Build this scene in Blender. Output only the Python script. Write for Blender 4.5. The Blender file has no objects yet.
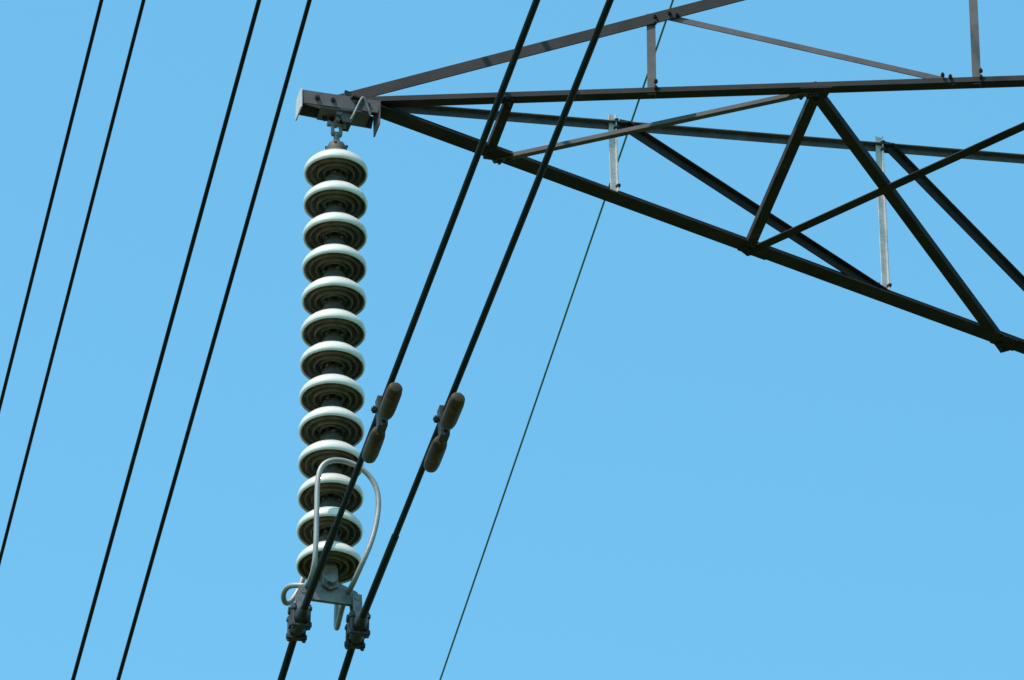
import bpy, bmesh, math, random
from mathutils import Vector as V, Matrix
random.seed(4)
sc=bpy.context.scene
rad=math.radians
# ------------------------------------------------------------------ materials
def mat(name,c1,c2,rough=(.45,.7),metal=0.0,scale=12,bump=.15,spec=.5,c3=None,coat=0.0,stretch=(1,1,1)):
    m=bpy.data.materials.new(name);m.use_nodes=True;nt=m.node_tree;N=nt.nodes;L=nt.links
    b=N["Principled BSDF"]
    tc=N.new("ShaderNodeTexCoord");mp=N.new("ShaderNodeMapping");mp.inputs["Scale"].default_value=stretch
    L.new(tc.outputs["Object"],mp.inputs[0])
    n=N.new("ShaderNodeTexNoise");n.inputs["Scale"].default_value=scale;n.inputs["Detail"].default_value=8;n.inputs["Roughness"].default_value=.65
    L.new(mp.outputs[0],n.inputs["Vector"])
    cr=N.new("ShaderNodeValToRGB");cr.color_ramp.elements[0].position=.35;cr.color_ramp.elements[1].position=.65
    cr.color_ramp.elements[0].color=(*c1,1);cr.color_ramp.elements[1].color=(*c2,1)
    if c3:
        e=cr.color_ramp.elements.new(.74);e.color=(*c3,1)
    L.new(n.outputs["Fac"],cr.inputs[0]);L.new(cr.outputs[0],b.inputs["Base Color"])
    mr=N.new("ShaderNodeMapRange");mr.inputs[3].default_value=rough[0];mr.inputs[4].default_value=rough[1]
    L.new(n.outputs["Fac"],mr.inputs[0]);L.new(mr.outputs[0],b.inputs["Roughness"])
    n2=N.new("ShaderNodeTexNoise");n2.inputs["Scale"].default_value=scale*9;n2.inputs["Detail"].default_value=4
    L.new(tc.outputs["Object"],n2.inputs["Vector"])
    bp=N.new("ShaderNodeBump");bp.inputs["Strength"].default_value=bump;bp.inputs["Distance"].default_value=.004
    L.new(n2.outputs["Fac"],bp.inputs["Height"]);L.new(bp.outputs[0],b.inputs["Normal"])
    b.inputs["Metallic"].default_value=metal;b.inputs["Coat Weight"].default_value=coat;b.inputs["Coat Roughness"].default_value=.12
    b.inputs["Specular IOR Level"].default_value=spec
    return m
M_dark=mat("steel_weathered_dark",(.017,.013,.014),(.038,.029,.030),c3=(.075,.053,.048),scale=7,rough=(.65,.9),spec=.2)
M_grey=mat("steel_weathered_grey",(.065,.051,.055),(.11,.088,.093),c3=(.15,.12,.11),scale=9,rough=(.6,.85),spec=.3)
M_galv=mat("steel_galvanised",(.40,.35,.35),(.56,.50,.50),c3=(.28,.22,.19),scale=14,rough=(.45,.65),metal=.1)
M_fit=mat("fitting_galvanised",(.10,.09,.09),(.20,.18,.175),c3=(.09,.07,.06),scale=22,rough=(.4,.6),metal=.2)
M_tube=mat("horn_tube",(.22,.195,.19),(.31,.28,.27),c3=(.15,.13,.115),scale=10,rough=(.4,.6),metal=.2)
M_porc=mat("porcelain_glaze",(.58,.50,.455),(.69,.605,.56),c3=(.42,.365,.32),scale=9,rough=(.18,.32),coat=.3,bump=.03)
M_under=mat("porcelain_underside_shade",(.09,.071,.057),(.20,.162,.134),c3=(.29,.24,.20),scale=18,rough=(.3,.55),bump=.1)  # shade beneath the discs put into a darker, mottled base colour
M_cap=mat("iron_cap",(.04,.03,.026),(.09,.072,.062),c3=(.14,.10,.075),scale=30,rough=(.55,.8),metal=.2)
M_cond=mat("aluminium_conductor_blackened",(.009,.008,.010),(.018,.016,.018),scale=20,rough=(.65,.85),spec=.15)
M_clamp=mat("clamp_blackened",(.012,.010,.011),(.036,.031,.031),c3=(.07,.06,.055),scale=40,rough=(.5,.75),metal=.2,bump=.4)
M_damp=mat("damper_rust",(.035,.019,.012),(.10,.052,.028),c3=(.17,.095,.055),scale=25,rough=(.6,.85),bump=.4,spec=.25)
M_earth=mat("earth_wire_steel",(.07,.12,.115),(.10,.16,.15),scale=20,rough=(.5,.7))
M_grass=mat("grass",(.045,.07,.02),(.08,.11,.035),c3=(.13,.12,.06),scale=.35,rough=(.85,.95),bump=.5,spec=.1)
M_conc=mat("concrete",(.25,.24,.22),(.36,.35,.32),scale=6,rough=(.8,.95))
# ------------------------------------------------------------------ helpers
def obj(name,data,parent=None,loc=(0,0,0),rot=(0,0,0)):
    o=bpy.data.objects.new(name,data);sc.collection.objects.link(o);o.location=loc;o.rotation_euler=rot
    if parent: o.parent=parent
    return o
def tomesh(bm,name,mats,smooth=False):
    bmesh.ops.recalc_face_normals(bm,faces=bm.faces[:])
    me=bpy.data.meshes.new(name);bm.to_mesh(me);bm.free()
    for m in mats: me.materials.append(m)
    if smooth:
        for p in me.polygons: p.use_smooth=True
        me.set_sharp_from_angle(angle=rad(38)) if hasattr(me,"set_sharp_from_angle") else None
    return me
def prism(bm,poly,origin,ex,ey,ez,L,mi=0):
    a=[bm.verts.new(origin+ex*x+ey*y) for x,y in poly]
    b=[bm.verts.new(origin+ex*x+ey*y+ez*L) for x,y in poly]
    fs=[bm.faces.new(a[::-1]),bm.faces.new(b)]
    n=len(poly)
    for i in range(n): fs.append(bm.faces.new((a[i],a[(i+1)%n],b[(i+1)%n],b[i])))
    for f in fs: f.material_index=mi
def angle(bm,p1,p2,d1,d2,w1,w2,t=.006,mi=0):
    "rolled steel angle from p1 to p2, heel on the line, flanges along d1 / d2"
    p1=V(p1);p2=V(p2);ez=(p2-p1);L=ez.length;ez.normalize()
    e1=V(d1);e1=(e1-ez*e1.dot(ez)).normalized()
    e2=V(d2);e2=(e2-ez*e2.dot(ez));e2=(e2-e1*e2.dot(e1)).normalized()
    prism(bm,[(0,0),(w1,0),(w1,t),(t,t),(t,w2),(0,w2)],p1,e1,e2,ez,L,mi)
def cyl(bm,p1,p2,r1,r2=None,seg=16,mi=0):
    r2=r1 if r2 is None else r2
    p1=V(p1);p2=V(p2);ez=(p2-p1).normalized();a=ez.orthogonal().normalized();b=ez.cross(a)
    A=[bm.verts.new(p1+(a*math.cos(2*math.pi*i/seg)+b*math.sin(2*math.pi*i/seg))*r1) for i in range(seg)]
    B=[bm.verts.new(p2+(a*math.cos(2*math.pi*i/seg)+b*math.sin(2*math.pi*i/seg))*r2) for i in range(seg)]
    fs=[bm.faces.new(A[::-1]),bm.faces.new(B)]+[bm.faces.new((A[i],A[(i+1)%seg],B[(i+1)%seg],B[i])) for i in range(seg)]
    for f in fs: f.material_index=mi
def bolt(bm,p,d,r=.012,h=.010,mi=0):
    d=V(d).normalized();cyl(bm,V(p)-d*.004,V(p)+d*h,r,seg=6,mi=mi)
    cyl(bm,V(p)+d*h,V(p)+d*(h+.008),r*.5,seg=8,mi=mi)
def plate(bm,pts,nrm,t=.006,mi=0):
    pts=[V(p) for p in pts];nrm=V(nrm).normalized()
    a=[bm.verts.new(p) for p in pts];b=[bm.verts.new(p+nrm*t) for p in pts];n=len(pts)
    fs=[bm.faces.new(a[::-1]),bm.faces.new(b)]+[bm.faces.new((a[i],a[(i+1)%n],b[(i+1)%n],b[i])) for i in range(n)]
    for f in fs: f.material_index=mi
def lathe(bm,prof,seg=56,mi=0,c=V((0,0,0))):
    rings=[]
    for r,z in prof:
        rings.append([bm.verts.new(c+V((r*math.cos(2*math.pi*i/seg),r*math.sin(2*math.pi*i/seg),z))) for i in range(seg)])
    for k in range(len(rings)-1):
        for i in range(seg):
            f=bm.faces.new((rings[k][i],rings[k][(i+1)%seg],rings[k+1][(i+1)%seg],rings[k+1][i]));f.material_index=mi
def tube(name,pts,r,m,parent=None,loc=(0,0,0),rot=(0,0,0),smooth=True,data=None):
    if data is None:
        cu=bpy.data.curves.new(name,'CURVE');cu.dimensions='3D';cu.bevel_depth=r;cu.bevel_resolution=4;cu.use_fill_caps=True
        if smooth:
            s=cu.splines.new('NURBS');s.points.add(len(pts)-1);s.order_u=4;s.use_endpoint_u=True;s.resolution_u=10
        else:
            s=cu.splines.new('POLY');s.points.add(len(pts)-1)
        for q,p in zip(s.points,pts): q.co=(*p,1)
        cu.materials.append(m);data=cu
    return obj(name,data,parent,loc,rot)
# ------------------------------------------------------------------ tower geometry (world metres)
TIP=V((-.718,25.942,21.038)); UP=V((0,0,1))
AX=rad(14.3); NX=V((math.cos(AX),math.sin(AX),0)); NY=V((-math.sin(AX),math.cos(AX),0))
dB=V((math.cos(rad(-3.1)),math.sin(rad(-3.1)),0)); dC=V((math.cos(rad(31.73)),math.sin(rad(31.73)),0))
inB=V((-dB.y,dB.x,0)); inC=V((dC.y,-dC.x,0))
CEN=TIP+NX*5.2
def crossarm(bm,off,M=Matrix.Identity(4),L=4.15):
    H0=TIP
    nb=len(bm.verts)
    B=lambda t:H0+dB*t
    C=lambda t:H0+dC*t+UP*-.025
    A=lambda t:H0+dB*t+UP*(.055+.284*t)
    D=lambda t:H0+dC*t+UP*(.0+.305*t)
    angle(bm,B(-.02),B(L),inB,UP,.050,.026,.006)
    angle(bm,C(-.02),C(L),inC,UP,.078,.078,.008)
    angle(bm,A(-.08),A(L),inB,-UP,.05,.056,.006)
    angle(bm,D(.02),D(L),inC,-UP,.030,.034,.005,mi=1)
    zb=UP*-.007
    inn=lambda p,q:(V((-(q-p).y,(q-p).x,0)))
    def brace(p,q,w,mi=0,flip=1):
        p=p+zb;q=q+zb
        angle(bm,p,q,inn(p,q)*flip,UP,w,w*.8,.005,mi)
        d=(q-p).normalized();s=inn(p,q).normalized()*flip*w*.5
        for k in (.03,.075):
            bolt(bm,p+d*k+s,-UP);bolt(bm,q-d*k+s,-UP)
    brace(B(.695),C(.70)-inC*.01,.040,0,-1)
    brace(C(.74),B(2.05)+inB*.02,.026,1)
    brace(B(2.04),C(2.065),.046,0,-1)
    brace(B(2.05),C(3.53),.048,0,1)
    brace(C(2.10)-inC*.015,B(3.46),.046,0,-1)
    brace(B(3.5),C(4.1),.048,0,1)
    for pt,dr,inn_,l in ((B(2.05),dB,inB,.14),(C(2.11),dC,inC,.15),(C(3.48),dC,inC,.13)):
        z=UP*-.002
        plate(bm,[pt-dr*l*.5+z,pt+dr*l*.5+z,pt+dr*l*.3+inn_*.08+z,pt-dr*l*.3+inn_*.08+z],-UP,.004)
    o=inC*.009
    def sideC(p,q,w,mi,w2=None):
        angle(bm,p+o,q+o,(q-p).cross(inC),inC,w,(w2 or w*.6),.005,mi)
        d=(q-p).normalized()
        for k in (.03,.07): bolt(bm,p+d*k+o*2,inC,.010);bolt(bm,q-d*k+o*2,inC,.010)
    sideC(D(1.38)+UP*.035,C(1.39)+UP*.02,.034,2,.018)
    sideC(D(2.84)+UP*.035,C(2.85)+UP*.02,.034,2,.018)
    sideC(D(1.44),C(2.85)+UP*.05,.046,0)
    sideC(D(2.89),C(4.12)+UP*.06,.046,0)
    sideC(D(4.1),C(4.11),.04,1)
    for t in (1.44,2.88):
        p=D(t)+inC*.003;plate(bm,[p+dC*-.03+UP*-.05,p+dC*.08+UP*-.02,p+dC*.05+UP*.03,p+dC*-.03+UP*.015],inC,.005)
    o2=inB*.009
    def sideB(p,q,w,mi,w2=None):
        angle(bm,p+o2,q+o2,(q-p).cross(inB)*-1,inB,w,(w2 or w*.6),.005,mi)
        d=(q-p).normalized()
        for k in (.025,.06): bolt(bm,p+d*k+o2-inB*.01,-inB,.009);bolt(bm,q-d*k+o2-inB*.01,-inB,.009)
    sideB(A(1.35),B(1.35)-UP*.005,.038,1,.03)
    sideB(A(2.77),B(2.77)-UP*.005,.038,1,.03)
    sideB(A(1.39)-UP*.012,B(2.66)+UP*.02,.028,1,.02)
    sideB(A(2.8),B(4.1)+UP*.02,.028,1,.02)
    for a,b in ((2.9,4.1),): angle(bm,A(a)-UP*.05,D(b)-UP*.05,dC,UP,.035,.03,.005)
    # tip fitting : channel nose with end plates
    z0=TIP+UP*-.076+NX*-.030
    def P(a,b,c): return z0+NX*a+NY*b+UP*c
    for sgn in (-1,1):
        plate(bm,[P(-.185,sgn*.040,.0),P(.15,sgn*.055,-.005),P(.16,sgn*.055,.060),P(-.185,sgn*.040,.070)],NY*sgn,.007,1)
    plate(bm,[P(-.18,-.039,.063),P(.0,-.039,.060),P(.0,.039,.060),P(-.18,.039,.063)],UP,.006,1)
    plate(bm,[P(-.187,-.055,-.028),P(-.187,.055,-.028),P(-.187,.05,.078),P(-.187,-.05,.078)],-NX,.006,2)
    plate(bm,[P(.155,-.065,-.065),P(.155,.04,-.065),P(.155,.05,.06),P(.155,-.065,.06)],NX,.006,1)
    plate(bm,[P(-.10,-.046,-.004),P(.12,-.052,-.004),P(.12,.052,-.004),P(-.10,.046,-.004)],-UP,.007,1)
    for s in (-1,1):   # hanger lugs for the shackle pin
        plate(bm,[P(-.015,s*.028,-.012),P(.055,s*.028,-.012),P(.040,s*.028,-.060),P(.0,s*.028,-.060)],NY*s,.007,1)
    for a in (-.12,-.05,.06,.11):
        bolt(bm,P(a,-.050,.032),-NY,.012)
    for a in (-.07,-.04): bolt(bm,P(a,.02,-.012),-UP,.012)
    bm.verts.ensure_lookup_table()
    T=Matrix.Translation(off)
    for v in bm.verts[nb:]: v.co=M@(T@v.co)
ARMZ=[0,4.48,8.88]
bm=bmesh.new()
mir=Matrix.Translation(CEN)@Matrix.Rotation(math.pi,4,'Z')@Matrix.Translation(-CEN)
for dz in ARMZ:
    crossarm(bm,V((0,0,dz)))
    crossarm(bm,V((0,0,dz)),mir)
hw=lambda z: 3.1-(3.1-1.28)*z/21.04 if z<21.04 else (1.28 if z<31 else 1.28*(35.4-z)/4.4+.03)
def corner(i,z):
    sx,sy=((-1,-1),(1,-1),(1,1),(-1,1))[i];c=V((CEN.x,CEN.y,0))
    return c+NX*sx*hw(z)+NY*sy*hw(z)+UP*z
lv=[0,4.6,8.6,12.2,15.4,18.3,21.04,23.3,25.52,27.7,29.92,31,33.2,35.4]
for i in range(4):
    sx,sy=((-1,-1),(1,-1),(1,1),(-1,1))[i]
    for a,b in zip(lv[:-1],lv[1:]):
        w=.15 if a<21 else .1
        angle(bm,corner(i,a),corner(i,b),-NX*sx,-NY*sy,w,w,.012)
        j=(i+1)%4
        nrm=(corner(j,a)-corner(i,a)).cross(UP)
        angle(bm,corner(i,a)+nrm.normalized()*.01,corner(j,b)+nrm.normalized()*.01,UP,nrm,.06,.05,.006,1)
        angle(bm,corner(j,a)-nrm.normalized()*.02,corner(i,b)-nrm.normalized()*.02,UP,-nrm,.06,.05,.006,1)
        if b<35: angle(bm,corner(i,b),corner(j,b),UP,-nrm,.07,.06,.006,0)
me_tower=tomesh(bm,"lattice_steel",[M_dark,M_grey,M_galv])
bm=bmesh.new()
for i in range(4):
    c=corner(i,0);prism(bm,[(-.5,-.5),(.5,-.5),(.5,.5),(-.5,.5)],c-UP*.3,NX,NY,UP,.65)
me_foot=tomesh(bm,"concrete_footings",[M_conc])
def tower(loc):
    e=obj("transmission_tower",None,None,loc);obj("lattice_steel",me_tower,e);obj("concrete_footings",me_foot,e)
    return e
tw=tower((0,0,0))
q=TIP+UP*-.04
tube("rigging_rod",[q+NX*a+NY*b+UP*c for a,b,c in ((.0,-.06,-.10),(.01,-.07,-.08),(.04,-.08,.01),(.05,-.085,.015),(.06,-.08,-.0),(.085,-.07,-.065))],.006,M_fit,tw)
LDn=V((math.sin(rad(11.5)),-math.cos(rad(11.5)),0)); LDf=V((-math.sin(rad(11.95)),math.cos(rad(11.95)),0))
for sgn,L in ((LDn,300),(LDf,300)): tower(sgn*L)
# ------------------------------------------------------------------ insulator string (local: X = arm axis, Y = away along line)
bm=bmesh.new()
lathe(bm,[(.047,.038),(.07,.034),(.092,.025),(.111,.012),(.125,-.002),(.1345,-.015),(.1395,-.028),(.1410,-.040),(.1395,-.048),(.1355,-.052),(.131,-.050),(.129,-.046)],72,0)
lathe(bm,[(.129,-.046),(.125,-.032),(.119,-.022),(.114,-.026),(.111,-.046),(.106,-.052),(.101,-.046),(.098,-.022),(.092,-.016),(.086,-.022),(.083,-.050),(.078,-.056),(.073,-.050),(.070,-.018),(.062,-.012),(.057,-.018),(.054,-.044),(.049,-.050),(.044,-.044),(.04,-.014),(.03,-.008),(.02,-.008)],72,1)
lathe(bm,[(.0,-.075),(.017,-.07),(.02,-.06),(.012,-.05),(.012,-.015),(.024,-.009)],20,2)
lathe(bm,[(.060,.034),(.056,.043),(.053,.050),(.053,.062),(.047,.069),(.047,.086),(.040,.098),(.036,.110),(.025,.116),(.0,.117)],32,2)
for k in range(4):
    a=k*math.pi/2+.4;cyl(bm,(.036*math.cos(a),.036*math.sin(a),.10),(.05*math.cos(a),.05*math.sin(a),.10),.007,seg=8,mi=2)
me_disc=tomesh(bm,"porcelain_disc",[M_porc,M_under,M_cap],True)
bm=bmesh.new()
for s in (-1,1):
    cyl(bm,(0,s*.022,.045),(0,s*.022,-.025),.009)
    cyl(bm,(s*.018,0,-.038),(s*.018,0,-.09),.008)
cyl(bm,(0,-.045,.0),(0,.045,.0),.010);cyl(bm,(0,-.048,.0),(0,-.038,.0),.017,seg=6);cyl(bm,(-.03,0,-.038),(.03,0,-.038),.010)
cyl(bm,(0,-.03,-.024),(0,.03,-.024),.012)
cyl(bm,(-.042,0,-.038),(-.028,0,-.038),.015,seg=6);cyl(bm,(.028,0,-.038),(.042,0,-.038),.015,seg=6)
cyl(bm,(-.022,0,-.09),(.022,0,-.09),.012);cyl(bm,(0,0,-.085),(0,0,-.18),.012,.018)
me_sh=tomesh(bm,"shackle",[M_fit],True)
bm=bmesh.new()
zt=-2.325
lathe(bm,[(.0,zt+.01),(.03,zt+.005),(.036,zt-.02),(.036,zt-.045),(.022,zt-.06),(.0,zt-.062)],24)
for s in (-1,1): prism(bm,[(-.03,0),(.03,0),(.036,-.09),(.0,-.11),(-.036,-.09)],V((0,s*.02-.005,zt-.04)),V((1,0,0)),V((0,0,1)),V((0,1,0)),.009)
cyl(bm,(0,-.05,zt-.11),(0,.05,zt-.11),.014,seg=12)
cyl(bm,(0,-.052,zt-.11),(0,-.038,zt-.11),.024,seg=6)
prism(bm,[(-.135,-.045),(-.115,-.075),(.115,-.075),(.135,-.045),(.12,-.01),(.05,.02),(-.05,.02),(-.12,-.01)],V((0,-.009,zt-.125)),V((1,0,0)),V((0,0,1)),V((0,1,0)),.018)
for s in (-1,1):
    cyl(bm,(s*.115,-.035,zt-.18),(s*.115,.035,zt-.18),.012,seg=12)
    for y in (-.032,.022):
        prism(bm,[(-.020,.02),(.020,.02),(s*.008+.018,-.12),(s*.008-.018,-.12)],V((s*.115,y,zt-.18)),V((1,0,0)),V((0,0,1)),V((0,1,0)),.01)
me_yoke=tomesh(bm,"yoke_plate",[M_fit],True)
bm=bmesh.new()
secs=[(-.145,.012,.020,.010),(-.11,.022,.030,.016),(-.06,.032,.044,.034),(0,.036,.052,.04),(.06,.032,.044,.034),(.11,.022,.030,.016),(.145,.012,.020,.010)]
pr=[]
for y,w,dn,up in secs:
    pr.append([bm.verts.new((w*math.cos(t),y,(up if math.sin(t)>0 else dn)*math.sin(t))) for t in [2*math.pi*i/14 for i in range(14)]])
for a,b in zip(pr[:-1],pr[1:]):
    for i in range(14): bm.faces.new((a[i],a[(i+1)%14],b[(i+1)%14],b[i]))
bm.faces.new(pr[0]);bm.faces.new(pr[-1])
for y in (-.055,.055):
    for s in (-1,1):
        cyl(bm,(s*.032,y,-.062),(s*.032,y,.055),.008,seg=8)
        cyl(bm,(s*.032,y,.03),(s*.032,y,.045),.013,seg=6);cyl(bm,(s*.032,y,-.05),(s*.032,y,-.03),.013,seg=6)
    prism(bm,[(-.041,-.012),(.041,-.012),(.041,.012),(-.041,.012)],V((0,y,-.052)),V((1,0,0)),V((0,1,0)),V((0,0,1)),.01)
cyl(bm,(-.043,0,.05),(.043,0,.05),.012,seg=10);cyl(bm,(-.047,0,.05),(-.036,0,.05),.018,seg=6);cyl(bm,(.036,0,.05),(.047,0,.05),.018,seg=6)
for s in (-1,1): prism(bm,[(-.03,-.02),(.03,-.02),(.02,.07),(-.02,.07)],V((s*.036-.004,0,0)),V((0,1,0)),V((0,0,1)),V((1,0,0)),.008)
me_clamp=tomesh(bm,"suspension_clamp",[M_clamp],True)
horn_near=[(-.10,.0,-2.46),(-.105,-.07,-2.50),(-.10,-.15,-2.49),(-.098,-.18,-2.40),(-.098,-.18,-2.2),(-.098,-.18,-2.08),(-.092,-.18,-1.97),(-.03,-.18,-1.92),(.06,-.18,-1.93),(.13,-.18,-1.98),(.165,-.18,-2.05),(.17,-.18,-2.15),(.145,-.18,-2.3),(.11,-.17,-2.40),(.085,-.11,-2.47),(.08,-.04,-2.48),(.08,.0,-2.46)]
horn_far=[(-.10,.0,-2.46),(-.14,.03,-2.44),(-.170,.08,-2.42),(-.170,.14,-2.45),(-.13,.18,-2.46),(-.06,.18,-2.3),(-.05,.18,-2.1),(-.05,.18,-1.94),(.05,.18,-1.94),(.08,.18,-2.1),(.08,.19,-2.35),(.075,.19,-2.52),(.07,.14,-2.57),(.07,.06,-2.50),(.08,.0,-2.46)]
hd=[None,None]
def string(dz,side,zoff=(0,0)):
    loc=V((-.766,25.94,20.95+dz))
    if dz: loc=loc+NX*(.012 if dz<6 else .004)
    if side: loc=mir@loc
    e=obj("insulator_string",None,None,loc,(0,0,AX))
    obj("shackle",me_sh,e)
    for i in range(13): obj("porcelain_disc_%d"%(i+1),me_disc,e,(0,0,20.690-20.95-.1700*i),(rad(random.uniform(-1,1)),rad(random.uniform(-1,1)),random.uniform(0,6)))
    obj("yoke_plate",me_yoke,e)
    for k,(nm,pts) in enumerate((("arcing_horn_near",horn_near),("arcing_horn_far",horn_far))):
        o=tube(nm,pts,.0115,M_tube,e,data=hd[k]);hd[k]=o.data
    for k,x in enumerate((-.125,.125)):
        obj("suspension_clamp_%d"%(k+1),me_clamp,e,(x,0,-2.643+zoff[k]),(rad(3),0,rad(-2.6)))
    R=Matrix.Rotation(AX,3,'Z')
    return [loc+R@V((x,0,-2.643+zoff[k])) for k,x in enumerate((-.125,.125))]
def cable(p,an,af,r,m,name="power_line_cable",rods=True):
    pts=[]
    for t in [300,240,180,130,90,60,40,28,20,14,10,7,5,3.5,2.2,1.2,.5,.15]: pts.append(p+LDn*t+UP*(-an*t+an/300*t*t))
    pts.append(p)
    for t in [.15,.5,1.2,2.2,3.5,5,7,10,14,20,28,40,60,90,130,180,240,300]: pts.append(p+LDf*t+UP*(-af*t+af/300*t*t))
    o=tube(name,[x-p for x in pts],r,m,None,p,smooth=False)
    if rods:
        w=[p+LDn*t+UP*(-an*t) for t in (.85,.4,.1)]+[p+UP*-.004]+[p+LDf*t+UP*(-af*t) for t in (.1,.4,.85)]
        tube("armour_rods",[x-p for x in w],r*1.22,m,o,smooth=False)
    return o
bm=bmesh.new()
prof=[(.0,0),(.018,.003),(.027,.014),(.031,.04),(.032,.09),(.032,.19),(.029,.222),(.02,.238),(.0,.243)]
def bell(y0,sg):
    seg=20;rs=[]
    for r,z in prof: rs.append([bm.verts.new((r*math.cos(2*math.pi*i/seg),y0+sg*z,-.088+r*math.sin(2*math.pi*i/seg))) for i in range(seg)])
    for a,b in zip(rs[:-1],rs[1:]):
        for i in range(seg): bm.faces.new((a[i],a[(i+1)%seg],b[(i+1)%seg],b[i]))
bell(.06,1);bell(-.06,-1)
bmesh.ops.remove_doubles(bm,verts=bm.verts[:],dist=.0002)
cyl(bm,(0,-.1,-.088),(0,.1,-.088),.009,mi=1)
prism(bm,[(-.018,-.112),(.018,-.112),(.022,-.03),(.026,.02),(-.026,.02),(-.022,-.03)],V((0,-.028,0)),V((1,0,0)),V((0,0,1)),V((0,1,0)),.056,1)
cyl(bm,(-.045,0,-.03),(.04,0,-.03),.009,seg=8,mi=1);cyl(bm,(-.04,0,-.03),(-.026,0,-.03),.016,seg=6,mi=1)
me_damp=tomesh(bm,"damper_body",[M_damp,M_clamp],True)
for side in (0,1):
    for dz,zo,an in ((0,(0,0),(.0895,.0945)),(4.5,(-.0,.09),(.09,.09)),(8.93,(-.05,.07),(.09,.09))):
        ps=string(dz,side,zo)
        for k,p in enumerate(ps):
            cable(p,an[k],.083,.0132 if dz==0 else .0110,M_cond)
            if dz==0:
                t=(1.89,1.90)[k]
                e=obj("vibration_damper",None,None,p+LDn*t+UP*(-an[k]*t),(0,0,0))
                y=(-LDn+UP*an[k]).normalized();x=y.cross(UP).normalized();z=x.cross(y)
                e.rotation_euler=Matrix((x,y,z)).transposed().to_euler()
                obj("damper_body",me_damp,e)
cable(V((CEN.x+.05,CEN.y-.04,35.42)),.08,.080,.0078,M_earth,"earth_wire",False)
# ------------------------------------------------------------------ ground
bm=bmesh.new();bmesh.ops.create_circle(bm,cap_ends=True,segments=96,radius=3000)
obj("ground",tomesh(bm,"ground",[M_grass]))
# ------------------------------------------------------------------ light
sd=V((-.42,-.42,1.0)).normalized()
el=math.asin(sd.z);az=math.atan2(sd.x,sd.y)
w=bpy.data.worlds.new("World");sc.world=w;w.use_nodes=True;nt=w.node_tree
bg=nt.nodes["Background"];sky=nt.nodes.new("ShaderNodeTexSky");sky.sky_type='NISHITA';sky.sun_disc=False
sky.sun_elevation=el;sky.sun_rotation=az;sky.air_density=1.0;sky.dust_density=1.0;sky.ozone_density=1.0
vm=nt.nodes.new("ShaderNodeVectorMath");vm.operation='MULTIPLY';vm.inputs[1].default_value=(1.08,2.10,1.98)
nt.links.new(sky.outputs[0],vm.inputs[0]);nt.links.new(vm.outputs[0],bg.inputs[0]);bg.inputs[1].default_value=.15
s=bpy.data.lights.new("sun",'SUN');s.energy=5.0;s.angle=rad(.5);s.color=(1,.91,.82)
so=obj("sun",s,None,(20,-20,60));so.rotation_euler=(-sd).to_track_quat('-Z','Y').to_euler()
# ------------------------------------------------------------------ camera
cam=bpy.data.cameras.new("camera");cam.lens=260;cam.sensor_width=36;cam.clip_end=8000
co=obj("camera",cam,None,(0,0,1.6),(rad(90+35),0,0));sc.camera=co
sc.view_settings.view_transform='Standard';sc.view_settings.look='None';sc.view_settings.exposure=0
